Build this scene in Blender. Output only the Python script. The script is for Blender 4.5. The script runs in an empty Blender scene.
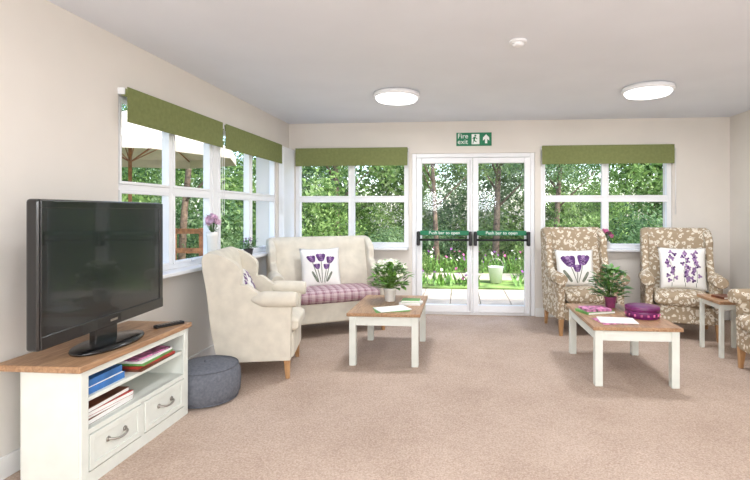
import bpy, bmesh, math, random
from mathutils import Vector, Matrix
random.seed(7)
S = bpy.context.scene
COL = S.collection
R = math.radians

# ------------------------------------------------------------------ materials
def lin(c):
    return tuple(((v/255)/12.92 if v/255 <= .04045 else ((v/255+.055)/1.055)**2.4) for v in c)
def newmat(name):
    m = bpy.data.materials.new(name); m.use_nodes = True
    nt = m.node_tree
    return m, nt, nt.nodes['Principled BSDF']
def N(nt, t, **kw):
    n = nt.nodes.new(t)
    for k, v in kw.items():
        if k in n.inputs: n.inputs[k].default_value = v
        else: setattr(n, k, v)
    return n
def ramp(nt, fac, stops, interp='LINEAR'):
    r = nt.nodes.new('ShaderNodeValToRGB'); r.color_ramp.interpolation = interp
    e = r.color_ramp.elements
    e[0].position = stops[0][0]; e[0].color = (*lin(stops[0][1]), 1)
    e[1].position = stops[-1][0]; e[1].color = (*lin(stops[-1][1]), 1)
    for p, c in stops[1:-1]:
        x = e.new(p); x.color = (*lin(c), 1)
    nt.links.new(fac, r.inputs[0]); return r.outputs[0]
def coords(nt, scale=(1,1,1), which='Object'):
    tc = nt.nodes.new('ShaderNodeTexCoord'); mp = nt.nodes.new('ShaderNodeMapping')
    mp.inputs['Scale'].default_value = scale
    nt.links.new(tc.outputs[which], mp.inputs[0]); return mp.outputs[0]
def bump(nt, b, h, strength=.3, dist=.01):
    bn = N(nt, 'ShaderNodeBump'); bn.inputs['Strength'].default_value = strength
    bn.inputs['Distance'].default_value = dist
    nt.links.new(h, bn.inputs['Height']); nt.links.new(bn.outputs[0], b.inputs['Normal'])
def plain(name, c, rough=.6, metal=0, var=.03, nscale=8, bmp=0, bscale=80, spec=.5, coat=0):
    m, nt, b = newmat(name)
    v = coords(nt)
    n = N(nt, 'ShaderNodeTexNoise', Scale=nscale, Detail=3.0); nt.links.new(v, n.inputs['Vector'])
    c2 = tuple(max(0, x*(1-var*2)) for x in c); c1 = tuple(min(255, x*(1+var)) for x in c)
    nt.links.new(ramp(nt, n.outputs[0], [(.3, c2), (.7, c1)]), b.inputs['Base Color'])
    b.inputs['Roughness'].default_value = rough; b.inputs['Metallic'].default_value = metal
    b.inputs['Specular IOR Level'].default_value = spec
    b.inputs['Coat Weight'].default_value = coat
    if bmp:
        n2 = N(nt, 'ShaderNodeTexNoise', Scale=bscale, Detail=2.0); nt.links.new(v, n2.inputs['Vector'])
        bump(nt, b, n2.outputs[0], bmp, .004)
    return m
def emis(name, c, s):
    m, nt, b = newmat(name)
    b.inputs['Base Color'].default_value = (*lin(c), 1)
    b.inputs['Emission Color'].default_value = (*lin(c), 1); b.inputs['Emission Strength'].default_value = s
    return m

M = {}
M['wall'] = plain('wall_paint', (229,223,215), .85, var=.008, nscale=2, bmp=.08, bscale=150, spec=.2)
M['ceil'] = plain('ceiling_paint', (231,234,240), .9, var=.006, nscale=2, spec=.2)
M['white'] = plain('white_upvc', (243,244,246), .35, var=.005)
M['trim'] = plain('trim_paint', (238,237,234), .5, var=.01)
M['blind'] = plain('olive_blind_fabric', (128,135,88), .85, var=.03, nscale=30, bmp=.15, bscale=400, spec=.1)
M['cream'] = plain('cream_upholstery', (220,213,198), .9, var=.02, nscale=12, bmp=.25, bscale=350, spec=.15)
M['paint'] = plain('cream_furniture_paint', (224,227,219), .5, var=.012)
M['black'] = plain('black_plastic', (16,16,18), .22, var=.02, coat=.3)
M['blackm'] = plain('black_matt', (22,22,24), .45, var=.02)
M['metal'] = plain('brushed_metal', (170,165,158), .3, metal=1, var=.02)
M['pouf'] = plain('grey_pouf_fabric', (110,113,121), .95, var=.05, nscale=60, bmp=.5, bscale=250, spec=.1)
M['green'] = plain('sign_green', (0,120,78), .5, var=.0)
M['signw'] = plain('sign_white', (245,250,245), .5, var=.0)
M['pillow'] = plain('white_cotton', (238,236,232), .9, var=.01, bmp=.2, bscale=250, spec=.1)
M['purple'] = plain('purple_print', (98,66,118), .85, var=.15, nscale=25, spec=.1)
M['lilac'] = plain('lilac_print', (158,128,170), .85, var=.12, nscale=25, spec=.1)
M['pgreen'] = plain('grey_green_print', (128,134,120), .85, var=.1, nscale=25, spec=.1)
M['leaf'] = plain('house_leaf', (112,156,70), .5, var=.25, nscale=20)
M['leafd'] = plain('house_leaf_dark', (84,130,60), .5, var=.25, nscale=20)
M['cflower'] = plain('cream_flower', (246,244,226), .7, var=.02)
M['pflower'] = plain('purple_flower', (130,70,140), .7, var=.15)
M['pinkf'] = plain('pink_flower', (215,110,160), .7, var=.15)
M['palepink'] = plain('pale_pink_flower', (226,190,214), .7, var=.1, nscale=20)
M['potw'] = plain('white_ceramic', (238,236,230), .25, var=.01)
M['potd'] = plain('dark_pot', (62,58,60), .4, var=.05)
M['potp'] = plain('purple_glazed_pot', (150,70,115), .3, var=.1)
M['soil'] = plain('soil', (60,45,35), .95, var=.2, nscale=40)
M['paper'] = plain('paper', (240,240,236), .6, var=.01)
M['purbox'] = plain('purple_tin', (110,28,92), .35, var=.08, nscale=30)
M['blue'] = plain('blue_card', (60,120,190), .5, var=.1)
M['red'] = plain('red_card', (180,60,50), .5, var=.1)
M['brown'] = plain('brown_leather_cover', (110,62,40), .5, var=.15)
M['gcard'] = plain('green_card', (110,165,90), .5, var=.1)
M['pcard'] = plain('magazine_cover', (200,120,160), .45, var=.35, nscale=25)
M['patio'] = plain('patio_slabs', (196,184,166), .8, var=.06, nscale=3, bmp=.3, bscale=40)
M['lawn'] = plain('lawn', (120,148,76), .95, var=.3, nscale=3, bmp=.5, bscale=60)
M['canvas'] = plain('parasol_canvas', (205,196,176), .85, var=.02)
M['trunk'] = plain('bark', (112,95,78), .9, var=.25, nscale=12, bmp=.6, bscale=30)
M['fence'] = plain('railing_wood', (170,118,82), .8, var=.12, nscale=12)

def wood(name, c1, c2, sc=(3,22,22)):
    m, nt, b = newmat(name)
    v = coords(nt, sc)
    n = N(nt, 'ShaderNodeTexNoise', Scale=2.0, Detail=6.0, Distortion=1.2); nt.links.new(v, n.inputs['Vector'])
    nt.links.new(ramp(nt, n.outputs[0], [(.3, c1), (.7, c2)]), b.inputs['Base Color'])
    b.inputs['Roughness'].default_value = .38
    return m
M['oak'] = wood('oak_top', (142,104,74), (188,150,114), (22,3,22))
M['leg'] = wood('leg_wood', (160,115,74), (198,156,110), (22,22,3))

# carpet
m, nt, b = newmat('carpet'); M['carpet'] = m
v = coords(nt)
n1 = N(nt, 'ShaderNodeTexNoise', Scale=1.1, Detail=7.0, Roughness=.72); nt.links.new(v, n1.inputs['Vector'])
n2 = N(nt, 'ShaderNodeTexNoise', Scale=95.0, Detail=3.0, Roughness=.8); nt.links.new(v, n2.inputs['Vector'])
ca = ramp(nt, n1.outputs[0], [(.32, (172,154,141)), (.68, (195,177,164))])
cb = ramp(nt, n2.outputs[0], [(.3, (120,106,98)), (.7, (255,247,240))])
mx = N(nt, 'ShaderNodeMixRGB'); mx.blend_type = 'SOFT_LIGHT'; mx.inputs[0].default_value = .65
nt.links.new(ca, mx.inputs[1]); nt.links.new(cb, mx.inputs[2]); nt.links.new(mx.outputs[0], b.inputs['Base Color'])
b.inputs['Roughness'].default_value = .98; b.inputs['Specular IOR Level'].default_value = .1
bump(nt, b, n2.outputs[0], .6, .008)

# floral fabric
m, nt, b = newmat('floral_upholstery'); M['floral'] = m
v = coords(nt)
nz = N(nt, 'ShaderNodeTexNoise', Scale=9.0, Detail=2.0); nt.links.new(v, nz.inputs['Vector'])
ad = N(nt, 'ShaderNodeVectorMath'); ad.operation = 'MULTIPLY_ADD'
nt.links.new(nz.outputs['Color'], ad.inputs[0]); ad.inputs[1].default_value = (.12,.12,.12); nt.links.new(v, ad.inputs[2])
vo = N(nt, 'ShaderNodeTexVoronoi', Scale=23.0); vo.feature = 'F1'; nt.links.new(ad.outputs[0], vo.inputs['Vector'])
c1 = ramp(nt, vo.outputs['Distance'], [(0, (146,128,106)), (.16, (146,128,106)), (.20, (228,221,206)), (.43, (218,208,192)), (.47, (168,150,126)), (1, (164,146,122))])
nt.links.new(c1, b.inputs['Base Color']); b.inputs['Roughness'].default_value = .9
b.inputs['Specular IOR Level'].default_value = .15

# plaid
m, nt, b = newmat('mauve_plaid'); M['plaid'] = m
v = coords(nt)
sx = N(nt, 'ShaderNodeSeparateXYZ'); nt.links.new(v, sx.inputs[0])
def band(sock, freq):
    a = N(nt, 'ShaderNodeMath', operation='MULTIPLY'); nt.links.new(sock, a.inputs[0]); a.inputs[1].default_value = freq
    f = N(nt, 'ShaderNodeMath', operation='FRACT'); nt.links.new(a.outputs[0], f.inputs[0])
    return f.outputs[0]
yz = N(nt, 'ShaderNodeMath', operation='ADD'); nt.links.new(sx.outputs[1], yz.inputs[0]); nt.links.new(sx.outputs[2], yz.inputs[1])
st = [(0,(208,186,188)),(.3,(148,104,116)),(.55,(126,80,96)),(.64,(208,186,188)),(.72,(146,100,114)),(.8,(200,178,180))]
A = ramp(nt, band(sx.outputs[0], 13), st, 'CONSTANT'); B = ramp(nt, band(yz.outputs[0], 13), st, 'CONSTANT')
mx = N(nt, 'ShaderNodeMixRGB'); mx.inputs[0].default_value = .5
nt.links.new(A, mx.inputs[1]); nt.links.new(B, mx.inputs[2]); nt.links.new(mx.outputs[0], b.inputs['Base Color'])
b.inputs['Roughness'].default_value = .9

# glass (thin)
m, nt, b = newmat('window_glass'); M['glass'] = m
nt.nodes.remove(b); out = nt.nodes['Material Output']
tr = N(nt, 'ShaderNodeBsdfTransparent'); gl = N(nt, 'ShaderNodeBsdfGlossy'); gl.inputs['Roughness'].default_value = .05
ms = N(nt, 'ShaderNodeMixShader'); ms.inputs[0].default_value = .012
nt.links.new(tr.outputs[0], ms.inputs[1]); nt.links.new(gl.outputs[0], ms.inputs[2]); nt.links.new(ms.outputs[0], out.inputs[0])
M['screen'] = plain('tv_screen', (26,29,32), .2, var=.0, coat=.3)
M['lamp'] = emis('lamp_diffuser', (252,252,255), 2.5)

# foliage
def foliage(name, stops):
    m, nt, b = newmat(name)
    out = nt.nodes['Material Output']
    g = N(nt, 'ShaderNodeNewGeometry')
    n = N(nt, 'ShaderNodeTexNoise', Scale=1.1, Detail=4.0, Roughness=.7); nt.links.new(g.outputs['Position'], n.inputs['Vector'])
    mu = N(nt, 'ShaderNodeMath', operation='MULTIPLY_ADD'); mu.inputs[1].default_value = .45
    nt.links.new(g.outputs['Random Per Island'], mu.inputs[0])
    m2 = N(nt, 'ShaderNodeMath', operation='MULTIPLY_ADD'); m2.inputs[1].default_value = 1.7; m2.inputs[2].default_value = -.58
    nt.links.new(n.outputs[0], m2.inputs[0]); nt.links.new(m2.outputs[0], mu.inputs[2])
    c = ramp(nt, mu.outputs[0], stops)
    nt.links.new(c, b.inputs['Base Color']); b.inputs['Roughness'].default_value = .6
    b.inputs['Specular IOR Level'].default_value = .25
    tl = N(nt, 'ShaderNodeBsdfTranslucent'); nt.links.new(c, tl.inputs[0])
    mx = N(nt, 'ShaderNodeMixShader'); mx.inputs[0].default_value = .42
    nt.links.new(b.outputs[0], mx.inputs[1]); nt.links.new(tl.outputs[0], mx.inputs[2]); nt.links.new(mx.outputs[0], out.inputs[0])
    return m
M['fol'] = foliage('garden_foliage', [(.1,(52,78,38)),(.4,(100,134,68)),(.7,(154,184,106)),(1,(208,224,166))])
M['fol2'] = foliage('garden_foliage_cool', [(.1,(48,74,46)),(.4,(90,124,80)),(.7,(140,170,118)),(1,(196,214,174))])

# ------------------------------------------------------------------ mesh helpers
def empty(name, loc=(0,0,0), rot=0):
    e = bpy.data.objects.new(name, None); COL.objects.link(e)
    e.location = loc; e.rotation_euler = (0,0,rot); e.empty_display_size = .1
    return e
def obj(name, bm, mat, parent=None, loc=(0,0,0), rot=(0,0,0), smooth=False, bevel=0, seg=3, sub=0):
    bmesh.ops.recalc_face_normals(bm, faces=bm.faces)
    me = bpy.data.meshes.new(name); bm.to_mesh(me); bm.free()
    if smooth:
        for p in me.polygons: p.use_smooth = True
    mats = mat if isinstance(mat, list) else [mat]
    for mm in mats: me.materials.append(M[mm])
    o = bpy.data.objects.new(name, me); COL.objects.link(o)
    o.location = loc; o.rotation_euler = rot
    if parent: o.parent = parent
    if bevel:
        bv = o.modifiers.new('bevel', 'BEVEL'); bv.width = bevel; bv.segments = seg
        bv.limit_method = 'ANGLE'; bv.angle_limit = R(35); bv.harden_normals = True
        for p in me.polygons: p.use_smooth = True
    if sub:
        s = o.modifiers.new('sub', 'SUBSURF'); s.levels = sub; s.render_levels = sub
    return o
def bbox(bm, lo, hi, mi=0):
    vs = [bm.verts.new((x,y,z)) for x in (lo[0],hi[0]) for y in (lo[1],hi[1]) for z in (lo[2],hi[2])]
    for f in [(0,1,3,2),(4,6,7,5),(0,4,5,1),(2,3,7,6),(0,2,6,4),(1,5,7,3)]:
        fc = bm.faces.new([vs[i] for i in f]); fc.material_index = mi
def box(name, lo, hi, mat, parent=None, bevel=0, seg=3, loc=(0,0,0), rot=(0,0,0)):
    c = [(a+b_)/2 for a, b_ in zip(lo, hi)]
    bm = bmesh.new(); bbox(bm, [a-k for a,k in zip(lo,c)], [a-k for a,k in zip(hi,c)])
    return obj(name, bm, mat, parent, [a+k for a,k in zip(loc,c)], rot, bevel=bevel, seg=seg)
def lathe_bm(prof, n=32, bm=None, mi=0, off=(0,0,0), cap=True):
    bm = bm or bmesh.new(); rings = []
    for r, z in prof:
        rings.append([bm.verts.new((off[0]+r*math.cos(2*math.pi*i/n), off[1]+r*math.sin(2*math.pi*i/n), off[2]+z)) for i in range(n)])
    for a, b_ in zip(rings, rings[1:]):
        for i in range(n):
            f = bm.faces.new([a[i], a[(i+1)%n], b_[(i+1)%n], b_[i]]); f.material_index = mi; f.smooth = True
    if cap:
        for rg in (rings[0], rings[-1]):
            try: f = bm.faces.new(rg); f.material_index = mi
            except ValueError: pass
    return bm
def lathe(name, prof, mat, parent=None, loc=(0,0,0), rot=(0,0,0), n=32, bevel=0):
    return obj(name, lathe_bm(prof, n), mat, parent, loc, rot, smooth=not bevel, bevel=bevel)
def tube_bm(bm, pts, r, n=8, mi=0, r2=None):
    pts = [Vector(p) for p in pts]; rings = []
    for i, p in enumerate(pts):
        d = (pts[min(i+1,len(pts)-1)]-pts[max(i-1,0)]).normalized()
        a = d.cross(Vector((0,0,1)) if abs(d.z) < .9 else Vector((1,0,0))).normalized(); b_ = d.cross(a)
        rr = r if r2 is None else r+(r2-r)*i/(len(pts)-1)
        rings.append([bm.verts.new(p+a*rr*math.cos(2*math.pi*k/n)+b_*rr*math.sin(2*math.pi*k/n)) for k in range(n)])
    for a, b_ in zip(rings, rings[1:]):
        for k in range(n):
            f = bm.faces.new([a[k], a[(k+1)%n], b_[(k+1)%n], b_[k]]); f.material_index = mi; f.smooth = True
    for rg in (rings[0], rings[-1]):
        f = bm.faces.new(rg); f.material_index = mi
def tube(name, pts, r, mat, parent=None, n=10, loc=(0,0,0), rot=(0,0,0), r2=None):
    bm = bmesh.new(); tube_bm(bm, pts, r, n, 0, r2); return obj(name, bm, mat, parent, loc, rot)
def cr(pts, n=5):
    out = []
    P = [pts[0]]+list(pts)+[pts[-1]]
    for i in range(1, len(P)-2):
        p0,p1,p2,p3 = P[i-1],P[i],P[i+1],P[i+2]
        for k in range(n):
            t = k/n
            out.append(tuple(.5*((2*b_)+(-a+c)*t+(2*a-5*b_+4*c-d)*t*t+(-a+3*b_-3*c+d)*t**3) for a,b_,c,d in zip(p0,p1,p2,p3)))
    out.append(tuple(pts[-1])); return out
def prism(name, yz, x0, x1, mat, parent=None, bevel=.02, seg=4, loc=(0,0,0), rot=(0,0,0)):
    bm = bmesh.new()
    a = [bm.verts.new((x0,y,z)) for y,z in yz]; b_ = [bm.verts.new((x1,y,z)) for y,z in yz]
    bm.faces.new(a); bm.faces.new(b_[::-1]); n = len(yz)
    for i in range(n): bm.faces.new([a[i], b_[i], b_[(i+1)%n], a[(i+1)%n]])
    bmesh.ops.recalc_face_normals(bm, faces=bm.faces)
    return obj(name, bm, mat, parent, loc, rot, bevel=bevel, seg=seg)
def puff(name, w, d, h, mat, parent, loc, rot=(0,0,0), crown=.02):
    bm = bmesh.new(); nu, nv = 16, 12; e = 6.0
    def P(u, v, s):
        k = (1-abs(u)**e)**(1/2.5)*(1-abs(v)**e)**(1/2.5)
        rr = 1-.02*(abs(u)*abs(v))**2
        return (u*w/2*rr, v*d/2*rr, s*((h/2-.03)*1+.03*k+crown*(1-u*u)*(1-v*v)))
    top = [[bm.verts.new(P(-1+2*i/nu, -1+2*j/nv, 1)) for j in range(nv+1)] for i in range(nu+1)]
    bot = [[bm.verts.new(P(-1+2*i/nu, -1+2*j/nv, -1)) for j in range(nv+1)] for i in range(nu+1)]
    for i in range(nu):
        for j in range(nv):
            bm.faces.new([top[i][j],top[i+1][j],top[i+1][j+1],top[i][j+1]])
            bm.faces.new([bot[i][j],bot[i][j+1],bot[i+1][j+1],bot[i+1][j]])
    rim = [(i,0) for i in range(nu)]+[(nu,j) for j in range(nv)]+[(i,nv) for i in range(nu,0,-1)]+[(0,j) for j in range(nv,0,-1)]
    for a, c in zip(rim, rim[1:]+rim[:1]):
        bm.faces.new([top[a[0]][a[1]], bot[a[0]][a[1]], bot[c[0]][c[1]], top[c[0]][c[1]]])
    return obj(name, bm, mat, parent, loc, rot, smooth=False, bevel=.015, seg=3)

# ------------------------------------------------------------------ room
XL, XR, YB, YF, H = -2.28, 3.30, 6.08, -3.2, 2.5
T = .28
box('floor', (XL-T, YF-T, -.12), (XR+T, YB+T, 0), 'carpet')
box('ceiling', (XL-T-.05, YF-T, H), (XR+T+.05, YB+T+.05, H+.15), 'ceil')
LY0, LY1, WZ0, WZ1 = 2.96, 5.70, .84, 2.15
bm = bmesh.new()
bbox(bm, (XL-T, YF, 0), (XL, LY0, H)); bbox(bm, (XL-T, LY1, 0), (XL, YB, H))
bbox(bm, (XL-T, LY0, 0), (XL, LY1, WZ0)); bbox(bm, (XL-T, LY0, WZ1), (XL, LY1, H))
obj('wall_left', bm, 'wall')
bx = [(-2.20,-.68), (-.635,.938), (1.01,2.62)]
bm = bmesh.new()
bbox(bm, (XL-T, YB, WZ1), (XR+T, YB+T, H))
bbox(bm, (XL-T, YB, 0), (bx[0][0], YB+T, WZ1)); bbox(bm, (bx[0][0], YB, 0), (bx[0][1], YB+T, WZ0))
bbox(bm, (bx[0][1], YB, 0), (bx[1][0], YB+T, WZ1)); bbox(bm, (bx[1][0], YB, 2.09), (bx[1][1], YB+T, WZ1))
bbox(bm, (bx[1][1], YB, 0), (bx[2][0], YB+T, WZ1)); bbox(bm, (bx[2][0], YB, 0), (bx[2][1], YB+T, WZ0))
bbox(bm, (bx[2][1], YB, 0), (XR+T, YB+T, WZ1))
obj('wall_back', bm, 'wall')
box('wall_right', (XR, YF, 0), (XR+T, YB, H), 'wall')
box('wall_front', (XL-T, YF-T, 0), (XR+T, YF, H), 'wall')
box('baseboard_left', (XL, YF, 0), (XL+.018, YB, .11), 'trim', bevel=.005)
box('baseboard_right', (XR-.018, YF, 0), (XR, YB, .11), 'trim', bevel=.005)
box('baseboard_back', (XL+.02, YB-.018, 0), (-.64, YB, .11), 'trim', bevel=.005)
box('baseboard_back', (.945, YB-.018, 0), (XR-.02, YB, .11), 'trim', bevel=.005)
box('trim_1', (XL+.001, 5.72, WZ0), (XL+.075, YB-.001, WZ1), 'white', bevel=.004)
box('trim_2', (XL-.10, LY0+.005, WZ0), (XL+.11, LY1+.0, WZ0+.03), 'white', bevel=.006)
box('trim_3', (bx[0][0]+.03, YB-.11, WZ0), (bx[0][1]-.005, YB+.10, WZ0+.03), 'white', bevel=.006)
box('trim_4', (bx[2][0]+.005, YB-.11, WZ0), (bx[2][1]-.005, YB+.10, WZ0+.03), 'white', bevel=.006)

def window(name, a, b_, z0, z1, origin, rot, zt=1.5):
    e = empty(name, origin, rot); fw = .04
    mid = (a+b_)/2; dep0, dep1 = .03, .095; mh = .022
    bm = bmesh.new()
    bbox(bm, (a,dep0,z0), (a+fw,dep1,z1)); bbox(bm, (b_-fw,dep0,z0), (b_,dep1,z1))
    bbox(bm, (a+fw,dep0,z0), (b_-fw,dep1,z0+fw)); bbox(bm, (a+fw,dep0,z1-fw), (b_-fw,dep1,z1))
    bbox(bm, (mid-mh,dep0,z0+fw), (mid+mh,dep1,z1-fw))
    bbox(bm, (a+fw,dep0,zt-mh), (mid-mh,dep1,zt+mh)); bbox(bm, (mid+mh,dep0,zt-mh), (b_-fw,dep1,zt+mh))
    obj('frame', bm, 'white', e, bevel=.004, seg=2)
    bm = bmesh.new()
    for (p,q,r,s) in [(a+fw,mid-mh,z0+fw,zt-mh),(mid+mh,b_-fw,z0+fw,zt-mh),(a+fw,mid-mh,zt+mh,z1-fw),(mid+mh,b_-fw,zt+mh,z1-fw)]:
        w = .02
        bbox(bm,(p,dep0-.01,r),(p+w,dep1-.02,s)); bbox(bm,(q-w,dep0-.01,r),(q,dep1-.02,s))
        bbox(bm,(p+w,dep0-.01,r),(q-w,dep1-.02,r+w)); bbox(bm,(p+w,dep0-.01,s-w),(q-w,dep1-.02,s))
    obj('sashes', bm, 'white', e, bevel=.003, seg=2)
    bm = bmesh.new(); bbox(bm,(a+fw,.062,z0+fw),(b_-fw,.066,z1-fw)); obj('glass_pane', bm, 'glass', e)
    for x in (a+(mid-a)/2, mid+(b_-mid)/2):
        box('handle', (x-.05,dep0-.035,z0+fw+.004), (x+.05,dep0-.011,z0+fw+.02), 'white', e, bevel=.005)
    return e
z0 = WZ0+.03
window('window_1', -1.24+.0, 0, z0, WZ1, (XL, 4.20, 0), R(90))
window('window_2', 0, 1.42, z0, WZ1, (XL, 4.28, 0), R(90))
box('trim_5', (XL-.10, 4.202, z0), (XL-.02, 4.278, WZ1), 'white', bevel=.004)
window('window_3', bx[0][0], bx[0][1], z0, WZ1, (0, YB, 0), 0)
window('window_4', bx[2][0], bx[2][1], z0, WZ1, (0, YB, 0), 0)

def blind(a, b_, origin, rot):
    e = empty('roller_blind', origin, rot)
    z1, zb = 2.165, 1.93
    tube('roller', [(a+.01,-.034,z1-.032),(b_-.01,-.034,z1-.032)], .026, 'blind', e, n=16)
    box('fabric', (a+.012,-.064,zb+.01), (b_-.012,-.061,z1), 'blind', e)
    box('bottom_bar', (a+.012,-.067,zb), (b_-.012,-.058,zb+.022), 'blind', e, bevel=.004)
    box('bracket_l', (a+.002,-.05,z1-.05), (a+.008,-.001,z1-.006), 'white', e); box('bracket_r', (b_-.008,-.05,z1-.05), (b_-.002,-.001,z1-.006), 'white', e)
    bm = bmesh.new()
    tube_bm(bm, [(b_-.0,-.07,z1-.04),(b_-.0,-.07,1.3)], .0025, 5); tube_bm(bm, [(b_-.0,-.05,z1-.04),(b_-.0,-.05,1.3)], .0025, 5)
    obj('pull_chain', bm, 'white', e)
blind(2.95, 4.235, (XL,0,0), R(90)); blind(4.265, 5.69, (XL,0,0), R(90))
blind(-2.18, -.675, (0,YB,0), 0); blind(1.005, 2.63, (0,YB,0), 0)

# door
e = empty('door_1', (0, YB, 0))
a, b_ = bx[1]; zt = 2.09; mid = (a+b_)/2
bm = bmesh.new()
bbox(bm,(a,.02,0),(a+.055,.10,zt)); bbox(bm,(b_-.055,.02,0),(b_,.10,zt)); bbox(bm,(a+.055,.02,zt-.055),(b_-.055,.10,zt)); bbox(bm,(a+.055,.02,0),(b_-.055,.10,.03))
obj('frame', bm, 'white', e, bevel=.005, seg=2)
for s,(p,q) in enumerate([(a+.058,mid-.002),(mid+.002,b_-.058)]):
    w=.07; bm = bmesh.new()
    bbox(bm,(p,.0,.035),(p+w,.07,zt-.06)); bbox(bm,(q-w,.0,.035),(q,.07,zt-.06)); bbox(bm,(p+w,.0,.035),(q-w,.07,.13)); bbox(bm,(p+w,.0,zt-.06-w),(q-w,.07,zt-.06))
    obj('leaf_frame_%d'%(s+1), bm, 'white', e, bevel=.006, seg=2)
    box('glass_pane_%d'%(s+1), (p+w-.005,.03,.12), (q-w+.005,.034,zt-.12), 'glass', e)
    box('safety_strip_%d'%(s+1), (p+.05,-.006,1.03), (q-.05,-.002,1.09), 'green', e)
    tc = bpy.data.curves.new('push_text','FONT'); tc.body='Push bar to open'; tc.size=.058; tc.align_x='CENTER'; tc.extrude=.0003
    to = bpy.data.objects.new('strip_text_%d'%(s+1), tc); COL.objects.link(to); to.parent=e; to.location=((p+q)/2,-.0075,1.043); to.rotation_euler=(R(90),0,0); tc.materials.append(M['signw'])
    tube('panic_bar_%d'%(s+1), [(p+.03,-.075,.975),(q-.03,-.075,.975)], .014, 'blackm', e, n=14)
    for x in (p+.03,q-.03): 
        box('bar_bracket', (x-.02,-.095,.90), (x+.02,0,1.08), 'blackm', e, bevel=.012)
tube('vertical_rod', [(mid-.035,-.012,1.1),(mid-.035,-.012,2.0)], .006, 'white', e); tube('vertical_rod', [(mid-.035,-.012,.06),(mid-.035,-.012,.9)], .006, 'white', e)

# exit sign
e = empty('fire_exit_sign', (.166, YB, 2.265))
box('panel', (-.225,-.012,-.085), (.225,-.001,.085), 'green', e, bevel=.003)
for t,z in (('Fire',.012),('exit',-.06)):
    tc = bpy.data.curves.new('t','FONT'); tc.body=t; tc.size=.088; tc.extrude=.0004
    to = bpy.data.objects.new('lettering', tc); COL.objects.link(to); to.parent=e; to.location=(-.21,-.0135,z); to.rotation_euler=(R(90),0,0); tc.materials.append(M['signw'])
def flat(bm, pts, y): bm.faces.new([bm.verts.new((x,y,z)) for x,z in pts])
bm = bmesh.new(); flat(bm, [(-.03,-.065),(.07,-.065),(.07,.065),(-.03,.065)], -.0135); obj('doorway_pictogram', bm, 'signw', e)
bm = bmesh.new()
flat(bm, [(.018+.013*math.cos(t*.524),.045+.013*math.sin(t*.524)) for t in range(12)], -.0145)
for q in ([(-.005,.03),(.02,.03),(.012,-.012),(-.008,-.012)], [(-.006,-.008),(.008,-.012),(.035,-.03),(.03,-.04),(.0,-.024)], [(.002,-.01),(-.006,-.012),(-.018,-.055),(-.008,-.055)], [(.015,.028),(.045,.005),(.04,-.002),(.012,.015)], [(0,.028),(-.022,.008),(-.016,.002),(.002,.014)]):
    flat(bm, q, -.0145)
obj('running_figure', bm, 'green', e)
bm = bmesh.new(); flat(bm, [(.14,-.055),(.17,-.055),(.17,.0),(.195,-.02),(.195,.02),(.155,.06),(.115,.02),(.115,-.02),(.14,.0)], -.0135); obj('arrow', bm, 'signw', e)

# ceiling lights
def clight(x, y, en=24):
    e = empty('ceiling_light', (x,y,H))
    lathe('base_ring', [(.20,0),(.225,-.01),(.23,-.035),(.222,-.05),(.2,-.05)], 'white', e, n=48)
    lathe('diffuser', [(.205,-.03),(.205,-.06),(.19,-.078),(.12,-.085),(.02,-.087)], 'lamp', e, n=48)
    l = bpy.data.lights.new('lamp','AREA'); l.shape='DISK'; l.size=.4; l.energy=en; l.color=(.95,.97,1)
    lo = bpy.data.objects.new('lamp_glow', l); COL.objects.link(lo); lo.parent=e; lo.location=(0,0,-.10)
for x,y,en in [(-.63,4.58,26),(1.74,4.55,26),(-.6,1.1,16),(1.7,1.1,20),(-.6,-1.8,20),(1.7,-1.8,20)]: clight(x,y,en)  # first pair are the visible fixtures; the rest are unseen, added for fill
e = empty('smoke_detector', (.39,3.26,H))
lathe('base', [(.06,0),(.06,-.012),(.05,-.016)], 'white', e); lathe('sensor_head', [(.042,-.014),(.038,-.03),(.025,-.036),(.005,-.036)], 'white', e)

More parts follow.
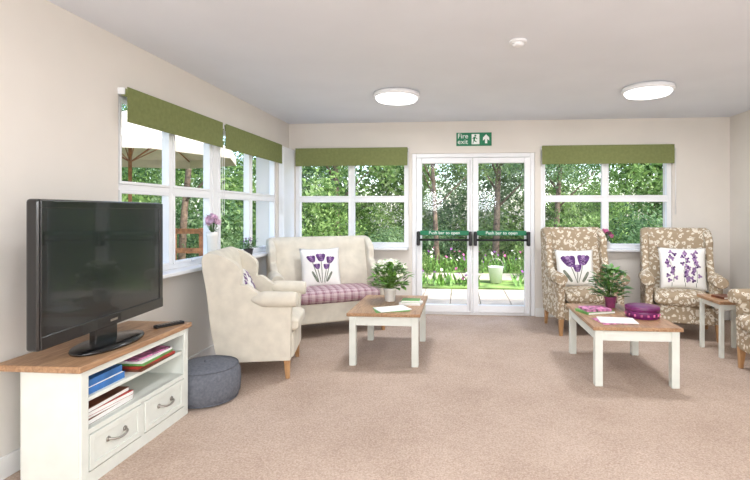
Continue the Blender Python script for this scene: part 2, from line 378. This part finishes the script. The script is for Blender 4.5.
# ------------------------------------------------------------------ seating
def leg(name, x, y, h, parent, s=.024, dx=0, dy=0, mat='leg'):
    bm = bmesh.new(); vs=[]
    for z,k,ox,oy in ((0,s*.6,dx,dy),(h,s,0,0)):
        vs.append([bm.verts.new((x+ox+i*k,y+oy+j*k,z)) for i,j in ((-1,-1),(1,-1),(1,1),(-1,1))])
    bm.faces.new(vs[0][::-1]); bm.faces.new(vs[1])
    for i in range(4): bm.faces.new([vs[0][i],vs[0][(i+1)%4],vs[1][(i+1)%4],vs[1][i]])
    return obj(name, bm, mat, parent, bevel=.004, seg=2)
def wing_seat(name, loc, rot, W, D, HB, arm, mat, seatmat, lh=.15, t=.1, ncush=1, seat=.46, wingdepth=.27):
    e = empty(name, loc, rot); f, k = -D/2, D/2
    side = cr([(k-.10,lh),(k-.05,.4),(k-.015,.7),(k+.02,HB-.08),(k+.005,HB-.005),(k-.06,HB+.005),(k-wingdepth*.6,HB-.03),(k-wingdepth,HB-.12),(k-wingdepth-.0,HB-.24),(k-wingdepth-.05,arm+.07),(k-wingdepth-.14,arm+.005),(f+.2,arm-.015),(f+.07,arm-.02),(f+.03,arm-.07),(f+.045,arm-.16),(f+.05,lh)],4)
    for s in (-1,1):
        x0, x1 = sorted((s*(W/2-.02), s*(W/2-t)))
        prism('side_panel', side, x0, x1, mat, e, bevel=.025, seg=4)
        xr = s*(W/2-t/2+.005)
        bm = bmesh.new()
        L = (k-wingdepth-.08)-(f+.0)
        ring = []
        for i in range(9):
            yy = (f+.0)+L*i/8; sc = 1.0 if i<7 else 1-.3*(i-6)
            if i == 0: sc=.9
            ring.append([bm.verts.new((xr+.072*sc*math.cos(a_*math.pi/12), yy, arm-.05+.012*(i/8)+.062*sc*math.sin(a_*math.pi/12))) for a_ in range(24)])
        for r1,r2 in zip(ring,ring[1:]):
            for i in range(24): bm.faces.new([r1[i],r1[(i+1)%24],r2[(i+1)%24],r2[i]])
        bm.faces.new(ring[0]); bm.faces.new(ring[-1])
        obj('arm_roll', bm, mat, e, bevel=.01, seg=2)
    box('seat_base', (-W/2+t-.01, f+.035, lh), (W/2-t+.01, k-.1, seat-.11), mat, e, bevel=.02)
    back = cr([(k-.12,lh+.02),(k-.07,.4),(k-.03,.7),(k+.01,HB-.06),(k-.01,HB+.01),(k-.07,HB+.012),(k-.125,HB-.04),(k-.15,HB-.16),(k-.19,.75),(k-.235,.58),(k-.24,seat-.08)],4)
    prism('back_rest', back, -W/2+.05, W/2-.05, mat, e, bevel=.03, seg=4)
    cw = (W-2*t-.01)/ncush
    for i in range(ncush):
        puff('seat_cushion', cw-.004, D-.24+.01, .13, seatmat, e, (-W/2+t+.005+cw*(i+.5), f+(D-.24)/2+.0, seat-.045))
    for sx in (-1,1):
        leg('front_leg', sx*(W/2-.06), f+.08, lh+.01, e, .026, sx*.004, -.006)
        leg('rear_leg', sx*(W/2-.06), k-.12, lh+.01, e, .024, 0, .03)
    return e
wing_seat('sofa', (-1.52,5.22,0), R(30), 1.26, .74, 1.02, .68, 'cream', 'plaid', seat=.47)
wing_seat('armchair', (-1.71,3.88,0), R(90+12), .68, .70, 1.0, .68, 'cream', 'cream', seat=.46)
wing_seat('armchair', (1.36,5.48,0), R(6), .76, .74, 1.13, .66, 'floral', 'floral', lh=.17, wingdepth=.25)
wing_seat('armchair', (2.39,5.40,0), R(-16), .76, .74, 1.13, .66, 'floral', 'floral', lh=.17, wingdepth=.25)
wing_seat('armchair', (2.66,3.90,0), R(-92), .72, .74, 1.13, .66, 'floral', 'floral', lh=.17, wingdepth=.25)

# pillows --------------------------------------------------------------
def pillow(loc, rz, tilt, size, thick, design, mat='pillow'):
    e = empty('throw_pillow', loc); e.rotation_euler = (R(tilt),0,rz)
    def P(u, v, s, off=0):
        x = u*size/2*(1-.07*(1-v*v)); z = v*size/2*(1-.07*(1-u*u))
        y = thick/2*((1-u*u)*(1-v*v))**.45
        return (x, -s*(y+off), z+size/2)
    bm = bmesh.new(); n=18
    for s in (1,-1):
        g = [[bm.verts.new(P(-1+2*i/n,-1+2*j/n,s)) for j in range(n+1)] for i in range(n+1)]
        for i in range(n):
            for j in range(n): bm.faces.new([g[i][j],g[i+1][j],g[i+1][j+1],g[i][j+1]])
    bmesh.ops.remove_doubles(bm, verts=bm.verts, dist=.0005)
    obj('cover', bm, mat, e, smooth=True)
    bm = bmesh.new()
    def ell(cx, cy, a, b_, ang, mi):
        ca, sa = math.cos(R(ang)), math.sin(R(ang)); N_=16
        c = bm.verts.new(P(cx,cy,1,.002)); prev=None
        for rr in (.5,1):
            ring=[]
            for i in range(N_):
                t=2*math.pi*i/N_; px,py=a*rr*math.cos(t), b_*rr*math.sin(t)*(1-.35*math.sin(t)**2)
                u=cx+px*ca-py*sa; v_=cy+px*sa+py*ca
                u=max(-.97,min(.97,u)); v_=max(-.97,min(.97,v_))
                ring.append(bm.verts.new(P(u,v_,1,.002)))
            for i in range(N_):
                if prev is None: f=bm.faces.new([c,ring[i],ring[(i+1)%N_]])
                else: f=bm.faces.new([prev[i],ring[i],ring[(i+1)%N_],prev[(i+1)%N_]])
                f.material_index=mi
            prev=ring
    def tulip(cx, cy, sc, ang, base):
        d=Vector((cx-base[0],cy-base[1])); sa=math.degrees(math.atan2(-d.x,d.y))
        ell((cx+base[0])/2,(cy+base[1])/2,.022,d.length/2*1.5,sa,2)
        for da,ox in ((22,-.45),(-22,.45),(0,0)):
            ell(cx+ox*.28*sc, cy+.1*sc, .13*sc, .40*sc, ang+da, 0 if da else 1)
    if design=='tulip':
        tulip(-.50,.36,.72,14,(-.15,-.85)); tulip(-.02,.42,.82,0,(0,-.85)); tulip(.46,.28,.74,-16,(.15,-.85)); tulip(-.24,-.02,.55,10,(-.05,-.85)); tulip(.24,-.05,.55,-10,(.08,-.85))
        ell(-.36,-.5,.06,.5,28,2); ell(.38,-.52,.06,.45,-30,2)
    elif design=='bigtulip':
        tulip(-.38,.22,1.25,16,(.0,-.85)); tulip(.38,.30,1.15,-14,(.05,-.85)); tulip(.02,-.12,.8,0,(.0,-.85))
        ell(-.5,-.45,.08,.6,35,2); ell(.45,-.5,.08,.5,-32,2)
    else:
        rnd = random.Random(3)
        for sx,lean in ((-.5,.1),(.05,-.05),(.5,.08)):
            for i in range(7):
                t=i/7; ell(sx+lean*math.sin(t*5),-.8+t*1.4,.013,.15,0,2)
            for i in range(13):
                cx,cy=sx+rnd.uniform(-.2,.2),-.6+i*.115
                for k in range(3): ell(cx+.05*math.cos(k*2.1+i),cy+.05*math.sin(k*2.1+i),.045,.09,math.degrees(k*2.1+i)-90,rnd.choice((0,1,1)))
    obj('printed_motif', bm, ['purple','lilac','pgreen'], e, smooth=True)
pillow((-1.56,5.18,.475), R(30), -16, .46, .13, 'tulip')
pillow((-1.84,4.03,.475), R(102), -18, .38, .13, 'sprig')
pillow((1.30,5.42,.475), R(4), -16, .44, .14, 'bigtulip')
pillow((2.41,5.32,.475), R(-14), -16, .48, .14, 'sprig')

# ------------------------------------------------------------------ tables
def table(name, x0, x1, y0, y1, h, ls=.058, top=.03, apr=.08, ov=.02):
    cx, cy = (x0+x1)/2, (y0+y1)/2; e = empty(name, (cx,cy,0)); w, d = (x1-x0)/2, (y1-y0)/2
    box('table_top', (-w,-d,h-top), (w,d,h), 'oak', e, bevel=.006)
    a, b_ = w-ov, d-ov
    for sx in (-1,1):
        for sy in (-1,1):
            xs = sorted((sx*a, sx*(a-ls))); ys = sorted((sy*b_, sy*(b_-ls)))
            box('leg', (xs[0],ys[0],0), (xs[1],ys[1],h-top), 'paint', e, bevel=.004)
    i = .008
    box('apron_front', (-a+ls,-b_+i,h-top-apr), (a-ls,-b_+i+.02,h-top), 'paint', e); box('apron_rear', (-a+ls,b_-i-.02,h-top-apr), (a-ls,b_-i,h-top), 'paint', e)
    box('apron_left', (-a+i,-b_+ls,h-top-apr), (-a+i+.02,b_-ls,h-top), 'paint', e); box('apron_right', (a-i-.02,-b_+ls,h-top-apr), (a-i,b_-ls,h-top), 'paint', e)
    return e
table('coffee_table', -.985,-.345,3.98,4.88,.46)
table('coffee_table', 1.0,1.66,3.66,4.58,.46)
table('side_table', 2.33,2.70,4.46,4.88,.52, ls=.035, apr=.05)

# ------------------------------------------------------------------ tv stand (front faces +X)
e = empty('tv_stand', (-1.99,2.52,0)); HS=.60
y0,y1 = -.43,.445; xb,xf = -.10,.18
box('oak_top', (-.24,y0-.025,HS-.032), (.208,y1+.025,HS), 'oak', e, bevel=.006)
box('end_panel_near', (xb-.02,y0,0), (xf,y0+.03,HS-.032), 'paint', e, bevel=.003)
box('end_panel_far', (xb-.02,y1-.03,0), (xf,y1,HS-.032), 'paint', e, bevel=.003)
for yy in (y0,y1-.045): box('face_stile', (xf,yy,0), (xf+.014,yy+.045,HS-.032), 'paint', e, bevel=.003)
box('back_panel', (xb-.015,y0+.03,.05), (xb-.005,y1-.03,HS-.04), 'paint', e)
for z in (.045,.255,.405): box('shelf', (xb-.005,y0+.03,z), (xf-.002,y1-.03,z+.02), 'paint', e, bevel=.002)
box('face_rail_top', (xf-.01,y0+.045,HS-.065), (xf+.012,y1-.045,HS-.032), 'paint', e)
box('face_rail_mid', (xf-.01,y0+.045,.25), (xf+.012,y1-.045,.275), 'paint', e); box('plinth', (xf-.01,y0+.045,.0), (xf+.012,y1-.045,.065), 'paint', e)
box('drawer_divider', (xb,-.01,.065), (xf+.012,.02,.255), 'paint', e)
for (p,q) in ((y0+.05,-.012),(.022,y1-.05)):
    box('drawer_front', (xf-.012,p,.072), (xf+.010,q,.245), 'paint', e, bevel=.003)
    bm = bmesh.new(); w=.03
    bbox(bm,(xf+.010,p,.072),(xf+.018,p+w,.245)); bbox(bm,(xf+.010,q-w,.072),(xf+.018,q,.245)); bbox(bm,(xf+.010,p+w,.072),(xf+.018,q-w,.072+w)); bbox(bm,(xf+.010,p+w,.245-w),(xf+.018,q-w,.245))
    obj('drawer_moulding', bm, 'paint', e, bevel=.002, seg=2)
    c=(p+q)/2
    tube('bow_handle', cr([(xf+.012,c-.06,.17),(xf+.038,c-.045,.165),(xf+.045,c,.158),(xf+.038,c+.045,.165),(xf+.012,c+.06,.17)],4), .006, 'metal', e)
    for yy in (c-.06,c+.06): lathe('handle_rose', [(.014,0),(.012,.006),(.004,.008)], 'metal', e, (xf+.011,yy,.17), (0,R(90),0), n=16)
def stack(name, loc, rz, items, pages=True):
    e = empty(name, loc, rz); z=0
    for i,(w,d,h,mt,jx,a_) in enumerate(items):
        c = box('cover_%d'%i, (-w/2+jx,-d/2,z), (w/2+jx,d/2,z+h), mt, e, rot=(0,0,R(a_)))
        if pages and h>.018: box('pages_%d'%i, (-w/2+jx+.004,-d/2-.0015,z+.003), (w/2+jx+.0015,d/2-.004,z+h-.003), 'paper', e, rot=(0,0,R(a_)))
        z+=h
    return e
stack('board_game_box', (-1.935,2.29,.425), 0, [(.20,.28,.034,'blue',0,0),(.20,.26,.004,'paper',.0,0),(.19,.26,.034,'blue',0,2)], False)
stack('magazine_stack', (-1.92,2.68,.425), 0, [(.22,.34,.014,'brown',0,3),(.22,.32,.012,'red',.0,-3),(.22,.30,.014,'gcard',.0,4),(.21,.30,.012,'paper',.0,2),(.2,.28,.010,'pcard',-.01,-4)])
stack('photo_album', (-1.94,2.33,.275), 0, [(.20,.36,.026,'brown',0,2),(.20,.34,.010,'paper',0,-2),(.20,.34,.022,'red',0,-3),(.19,.30,.022,'brown',.0,2)])

# television
e = empty('television', (-1.945,2.455,.60), R(5)); W2=.505; zb,zt_=.10,.79
box('casing', (-.045,-W2,zb), (.018,W2,zt_), 'black', e, bevel=.016, seg=4)
box('bezel_top', (.018,-W2+.006,zt_-.042), (.026,W2-.006,zt_-.006), 'black', e, bevel=.004)
box('bezel_bottom', (.018,-W2+.006,zb+.006), (.028,W2-.006,zb+.068), 'black', e, bevel=.006)
for s in (-1,1):
    ys = sorted((s*(W2-.006), s*(W2-.042))); box('bezel_side', (.018,ys[0],zb+.06), (.026,ys[1],zt_-.04), 'black', e, bevel=.004)
box('screen_panel', (.0175,-W2+.04,zb+.065), (.0205,W2-.04,zt_-.04), 'screen', e)
box('maker_badge', (.028,-.03,zb+.03), (.029,.03,zb+.042), 'metal', e)
box('rear_bulge', (-.10,-.33,zb+.08), (-.045,.33,zt_-.14), 'blackm', e, bevel=.02)
box('neck', (-.05,-.09,.015), (-.01,.09,zb+.06), 'black', e, bevel=.008)
bm = lathe_bm([(.245,0),(.25,.008),(.245,.016),(.15,.022),(.02,.026)], 48)
for v_ in bm.verts: v_.co.x*=.52
obj('base_plate', bm, 'black', e, smooth=True)
# remote
e = empty('remote_control', (-1.865,2.87,.60), R(60))
box('body', (-.09,-.022,0), (.09,.022,.018), 'blackm', e, bevel=.006)
bm=bmesh.new()
for i in range(8):
    for j in range(3): bbox(bm,(-.075+i*.018,-.015+j*.012,.018),(-.064+i*.018,-.008+j*.012,.0205))
obj('buttons', bm, 'metal', e)
# pouf
e = empty('pouf', (-1.81,3.22,0))
prof=[(.17,0),(.205,.012),(.225,.05),(.23,.13),(.225,.20),(.205,.24),(.17,.256),(.10,.264),(.012,.266)]
lathe('cushion_body', prof, 'pouf', e, n=48)
bm=bmesh.new()
for zz,rr in ((.237,.208),(.016,.206)):
    tube_bm(bm, [(rr*math.cos(t*math.pi/24),rr*math.sin(t*math.pi/24),zz) for t in range(49)], .006, 6)
obj('piping', bm, 'pouf', e)
lathe('top_button', [(.02,0),(.018,.008),(.004,.011)], 'pouf', e, (0,0,.265), n=16)

# ------------------------------------------------------------------ plants
def leafblade(bm, base, d, L, w, mi, droop=.4):
    d = Vector(d).normalized(); side = d.cross(Vector((0,0,1)))
    if side.length < .1: side = Vector((1,0,0))
    side.normalize(); rows=[]; p=Vector(base)
    for i in range(5):
        t=i/4; ww = w*math.sin(math.pi*min(.97,max(.08,t**.8)))
        rows.append((bm.verts.new(p-side*ww/2), bm.verts.new(p+Vector((0,0,-ww*.15))), bm.verts.new(p+side*ww/2)))
        dd=(d+Vector((0,0,-droop*t))).normalized(); p = p+dd*L/4
    for a,b_ in zip(rows,rows[1:]):
        for k in (0,1):
            f=bm.faces.new([a[k],a[k+1],b_[k+1],b_[k]]); f.material_index=mi; f.smooth=True
def flower(bm, c, r, mi):
    c=Vector(c); nrm=Vector((random.uniform(-1,1),random.uniform(-1,.2),random.uniform(.2,1))).normalized()
    a=nrm.orthogonal().normalized(); b_=nrm.cross(a)
    for k in range(6):
        t=k*math.pi/3; d=a*math.cos(t)+b_*math.sin(t); s=nrm.cross(d)
        f=bm.faces.new([bm.verts.new(c),bm.verts.new(c+d*r*.6+s*r*.35+nrm*r*.15),bm.verts.new(c+d*r+nrm*r*.3),bm.verts.new(c+d*r*.6-s*r*.35+nrm*r*.15)]); f.material_index=mi
def plant(loc, pot, potmat, spread, height, nl, ll, lw, leafmat='leaf', fl=None, nf=0, fr=.02, name='potted_plant', droop=.5):
    e = empty(name, loc); r,h = pot
    lathe('pot', [(r*.7,0),(r*.74,.004),(r*.95,h*.85),(r,h*.87),(r*1.02,h),(r*.9,h),(r*.86,h*.88)], potmat, e, n=28)
    lathe('soil', [(.003,h*.86),(r*.87,h*.86)], 'soil', e, n=20)
    bm=bmesh.new()
    for i in range(nl):
        th=random.uniform(0,6.283); q=random.random()**.6; z=h+height*random.uniform(.0,1)
        rad=spread*q*math.sin(math.pi*min(1,.25+.65*(z-h)/height))
        tip=Vector((rad*math.cos(th),rad*math.sin(th),z))
        if i%4==0: tube_bm(bm, [(tip.x*.1,tip.y*.1,h*.8),(tip.x*.5,tip.y*.5,h+(z-h)*.6),tuple(tip)], .002, 4)
        leafblade(bm, tip, (math.cos(th)+random.uniform(-.5,.5),math.sin(th)+random.uniform(-.5,.5),random.uniform(-.1,.9)), ll*random.uniform(.6,1.2), lw*random.uniform(.7,1.2), 0, droop)
    for i in range(nf):
        th=random.uniform(0,6.283); q=random.random(); z=h+height*(.35+.85*(1-q*q*.7)*random.uniform(.8,1.0)); rad=spread*q**.5*1.05
        c=(rad*math.cos(th),rad*math.sin(th),z)
        tube_bm(bm, [(c[0]*.2,c[1]*.2,h),(c[0]*.8,c[1]*.8,h+(z-h)*.6),c], .0015, 4)
        flower(bm, c, fr*random.uniform(.7,1.2), 1)
    obj('foliage', bm, [leafmat, fl or 'cflower'], e)
    return e
plant((-.69,4.55,.46), (.065,.13), 'potw', .18, .23, 220, .085, .045, 'leaf', 'cflower', 60, .022)
plant((1.36,4.42,.46), (.055,.10), 'potp', .15, .26, 190, .075, .045, 'leafd', 'leaf', 4, .02)
plant((XL+.05,4.06,WZ0+.03), (.05,.28), 'potw', .045, .12, 12, .06, .025, 'leafd', 'palepink', 40, .034)
plant((XL+.05,4.78,WZ0+.03), (.05,.075), 'potd', .08, .10, 70, .075, .02, 'leafd', 'lilac', 10, .014)
plant((1.80,YB-.055,WZ0+.03), (.05,.09), 'potw', .07, .12, 30, .06, .03, 'leafd', 'pinkf', 24, .03)

stack('magazine', (-.62,4.15,.46), R(18), [(.30,.22,.006,'gcard',0,0),(.29,.21,.005,'paper',.01,12)])
stack('book', (-.47,4.42,.46), R(-8), [(.20,.14,.024,'paper',0,0),(.17,.13,.02,'gcard',0,8)])
stack('magazine', (1.22,3.86,.46), R(10), [(.28,.21,.005,'pcard',0,0),(.28,.20,.005,'paper',.02,-16)])
stack('book', (1.16,4.2,.46), R(20), [(.26,.19,.02,'gcard',0,0),(.22,.17,.018,'pcard',0,-8)])
e = empty('storage_tin', (1.50,4.04,.46))
lathe('tin_body', [(.0+.125,0),(.13,.004),(.13,.07),(.128,.072)], 'purbox', e, n=40)
lathe('tin_lid', [(.134,.06),(.134,.088),(.128,.093),(.01,.095)], 'purbox', e, n=40)
bm=bmesh.new()
for i in range(16):
    t=i*2*math.pi/16
    bbox(bm,(.126*math.cos(t)-.008,.126*math.sin(t)-.008,.02),(.126*math.cos(t)+.008,.126*math.sin(t)+.008,.04))
obj('tin_pattern', bm, 'pinkf', e, bevel=.003)
stack('book', (2.5,4.66,.521), R(15), [(.20,.15,.02,'brown',0,0)])

# ------------------------------------------------------------------ garden
box('garden_lawn', (-22,YB+T+2.3,-.2), (16,26,-.06), 'lawn')
box('garden_lawn', (-22,-6,-.2), (XL-T-3.2,YB+T+2.2,-.06), 'lawn')
e = empty('patio', (0,0,-.1))
bm=bmesh.new()
for i in range(-8,14):
    for j in range(-14,4):
        x=-2+i*.46; y=YB+T+.01+j*.52
        if j<0 and x+.45>XL-T-.01: continue
        bbox(bm,(x,y,0),(x+.45,y+.51,.05))
obj('paving', bm, 'patio', e, bevel=.004, seg=1)
e = empty('garden_path', (0,0,-.06)); bm=bmesh.new()
bbox(bm,(-3.2,YB+T+3.3,0),(4.5,YB+T+4.3,.01)); obj('gravel', bm, 'patio', e)

def cluster(nm, n, mat, size, seed):
    bm=bmesh.new(); rnd=random.Random(seed)
    for i in range(n):
        v_=Vector((rnd.gauss(0,1),rnd.gauss(0,1),rnd.gauss(0,1))).normalized()
        p=v_*(rnd.random()**.35)*(1+.25*math.sin(v_.x*5+v_.z*4))
        nn=(v_+Vector((rnd.uniform(-.9,.9),rnd.uniform(-.9,.9),rnd.uniform(-.9,.9)))).normalized()
        a_=nn.orthogonal().normalized(); a_=(Matrix.Rotation(rnd.uniform(0,6.28),3,nn)@a_); b2=nn.cross(a_)
        L=size*rnd.uniform(.6,1.3)
        bm.faces.new([bm.verts.new(p-a_*L),bm.verts.new(p+b2*L*.45),bm.verts.new(p+a_*L),bm.verts.new(p-b2*L*.45)])
    me=bpy.data.meshes.new(nm); bm.to_mesh(me); bm.free(); me.materials.append(M[mat]); return me
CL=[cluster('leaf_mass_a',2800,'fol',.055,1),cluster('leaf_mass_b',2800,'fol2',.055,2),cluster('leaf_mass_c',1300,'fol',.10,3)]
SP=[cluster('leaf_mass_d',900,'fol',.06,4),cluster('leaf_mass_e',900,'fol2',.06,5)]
def blob(parent, x,y,z,r, me=None, sq=1):
    o=bpy.data.objects.new('leaf_mass', me or random.choice(CL)); COL.objects.link(o); o.parent=parent
    o.location=(x,y,z); o.scale=(r,r,r*sq); o.rotation_euler=(random.uniform(-.3,.3),random.uniform(-.3,.3),random.uniform(0,6.28))
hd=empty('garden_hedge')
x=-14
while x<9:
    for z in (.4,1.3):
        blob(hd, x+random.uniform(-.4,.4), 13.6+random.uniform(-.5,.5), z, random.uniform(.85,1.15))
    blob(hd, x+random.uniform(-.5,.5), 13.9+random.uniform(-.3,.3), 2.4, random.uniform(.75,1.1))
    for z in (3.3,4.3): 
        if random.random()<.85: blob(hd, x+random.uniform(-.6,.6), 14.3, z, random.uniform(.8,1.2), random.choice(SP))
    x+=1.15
hd2=empty('garden_hedge')
y=1
while y<12:
    for z in (.5,1.5):
        blob(hd2, -9+random.uniform(-.4,.4), y, z, random.uniform(.9,1.2))
    for z in (2.6,3.6): blob(hd2, -9+random.uniform(-.4,.4), y, z, random.uniform(.8,1.2), random.choice(SP))
    y+=1.15
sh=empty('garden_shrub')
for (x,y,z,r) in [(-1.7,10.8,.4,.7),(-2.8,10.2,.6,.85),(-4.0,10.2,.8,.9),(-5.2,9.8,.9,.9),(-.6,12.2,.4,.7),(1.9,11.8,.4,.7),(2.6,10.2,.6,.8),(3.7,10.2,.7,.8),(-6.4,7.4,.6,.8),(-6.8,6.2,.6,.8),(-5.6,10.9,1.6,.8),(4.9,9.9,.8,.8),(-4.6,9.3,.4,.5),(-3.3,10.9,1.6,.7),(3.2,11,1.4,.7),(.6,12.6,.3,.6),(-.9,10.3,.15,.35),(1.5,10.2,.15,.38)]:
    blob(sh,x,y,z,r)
def tree(x,y,h,r,lean=0):
    e=empty('garden_tree',(x,y,-.08)); bm=bmesh.new()
    tube_bm(bm, cr([(0,0,0),(lean*.3,0,h*.35),(lean*.6,.1,h*.7),(lean,0,h)],4), r, 10, 0, r*.5)
    for k in range(5):
        t=.45+.1*k; th=k*2.1
        tube_bm(bm, [(lean*t,0,h*t),(lean*t+.5*math.cos(th),.5*math.sin(th),h*t+.5),(lean*t+.9*math.cos(th),.9*math.sin(th),h*t+.9)], r*.35, 6, 0, r*.1)
    obj('trunk', bm, 'trunk', e)
    for k in range(6): blob(e, lean+random.uniform(-1.2,1.2), random.uniform(-.9,.9), h+random.uniform(-.9,.6), random.uniform(.55,.85), random.choice(SP))
tree(.85,11.9,3.4,.10,.15); tree(-.55,11.2,3.3,.07,-.2); tree(2.3,12,3.4,.08,.3); tree(-3.0,11.4,3.5,.10,-.2); tree(-5.6,9.0,3.6,.08,.2)
fb=empty('flower_bed',(0,0,-.06)); bm=bmesh.new()
for i in range(1300):
    x=random.uniform(-2.6,3.8); y=random.uniform(8.75,9.4) if random.random()<.45 else random.uniform(10.75,11.6)
    hh=random.uniform(.08,.30) if y<10 else random.uniform(.2,.5)
    if .35<x<1.0 and y<9.6: continue
    leafblade(bm,(x,y,0),(random.uniform(-.5,.5),random.uniform(-.5,.5),1),hh,.05,0,.5)
    if i%6==0: flower(bm,(x,y,hh*1.05),.035,random.choice((1,2,3)))
obj('flowers', bm, ['leaf','pflower','pinkf','cflower'], fb)
e=empty('garden_bucket',(.68,9.3,-.05))
lathe('bucket', [(.11,0),(.15,.30),(.16,.31),(.145,.31),(.11,.02)], 'potw', e)
tube('handle', [(.15*math.cos(t*.3927),0,.30+.17*math.sin(t*.3927)) for t in range(9)], .006,'metal',e)
# parasol
e=empty('garden_parasol',(-4.75,6.4,-.05))
tube('pole', [(0,0,0),(0,0,2.83)], .025, 'fence', e)
lathe('base', [(.28,0),(.28,.06),(.05,.1),(.03,.25)], 'potd', e)
bm=bmesh.new(); ap=bm.verts.new((0,0,2.85)); r1=[];r2=[];r3=[]
for k in range(8):
    t=k*math.pi/4; r1.append(bm.verts.new((.75*math.cos(t),.75*math.sin(t),2.6))); r2.append(bm.verts.new((1.5*math.cos(t),1.5*math.sin(t),2.28))); r3.append(bm.verts.new((1.5*math.cos(t),1.5*math.sin(t),2.14)))
for k in range(8):
    j=(k+1)%8; bm.faces.new([ap,r1[k],r1[j]]); bm.faces.new([r1[k],r2[k],r2[j],r1[j]]); bm.faces.new([r2[k],r3[k],r3[j],r2[j]])
obj('canopy', bm, 'canvas', e)
bm=bmesh.new()
for k in range(8):
    t=k*math.pi/4; tube_bm(bm,[(0,0,2.8),(.75*math.cos(t),.75*math.sin(t),2.575),(1.48*math.cos(t),1.48*math.sin(t),2.26)],.01,5)
    tube_bm(bm,[(0,0,2.1),(.75*math.cos(t),.75*math.sin(t),2.56)],.008,5)
obj('ribs', bm, 'fence', e)
e=empty('garden_railing',(0,0,-.06)); bm=bmesh.new()
for k in range(7): bbox(bm,(-8+k*.55,8.1,0),(-7.92+k*.55,8.18,1.1))
for z in (.35,.65,1.0): bbox(bm,(-8,8.06,z),(-4.6,8.1,z+.09))
obj('rails', bm, 'fence', e)

# ------------------------------------------------------------------ light & world
w=bpy.data.worlds.new('sky'); S.world=w; w.use_nodes=True; nt=w.node_tree; bg=nt.nodes['Background']
sk=nt.nodes.new('ShaderNodeTexSky'); sk.sky_type='NISHITA'; sk.sun_disc=False; sk.sun_elevation=R(48); sk.sun_rotation=R(110); sk.air_density=1.0; sk.dust_density=2.0
nt.links.new(sk.outputs[0], bg.inputs[0]); bg.inputs[1].default_value=.72
l=bpy.data.lights.new('sun','SUN'); l.energy=3.8; l.angle=R(4); l.color=(1,.96,.90)
lo=bpy.data.objects.new('sun',l); COL.objects.link(lo); lo.rotation_euler=Vector((-.42,.34,-.84)).to_track_quat('-Z','Y').to_euler(); lo.location=(5,-5,12)
for x in (-.8,.7,2.2):  # unseen fill lights, added behind the camera to brighten the room
    l=bpy.data.lights.new('fill_lamp','POINT'); l.energy=100; l.shadow_soft_size=.3; l.color=(.90,.95,1)
    e=empty('added_fill_light',(x,-1.4,H)); lo=bpy.data.objects.new('fill_point',l); COL.objects.link(lo); lo.parent=e; lo.location=(0,0,-.85)
    tube('added_cord',[(0,0,0),(0,0,-.5)],.004,'white',e)  # invented cord above the added fill light

S.view_settings.view_transform='Standard'
cam=bpy.data.cameras.new('camera'); co=bpy.data.objects.new('camera',cam); COL.objects.link(co)
cam.sensor_width=36; cam.lens=470/750*36; cam.shift_x=-47/750; cam.shift_y=-28/750
co.location=(0,0,1.33); co.rotation_euler=(R(90),0,R(4.74))
S.camera=co
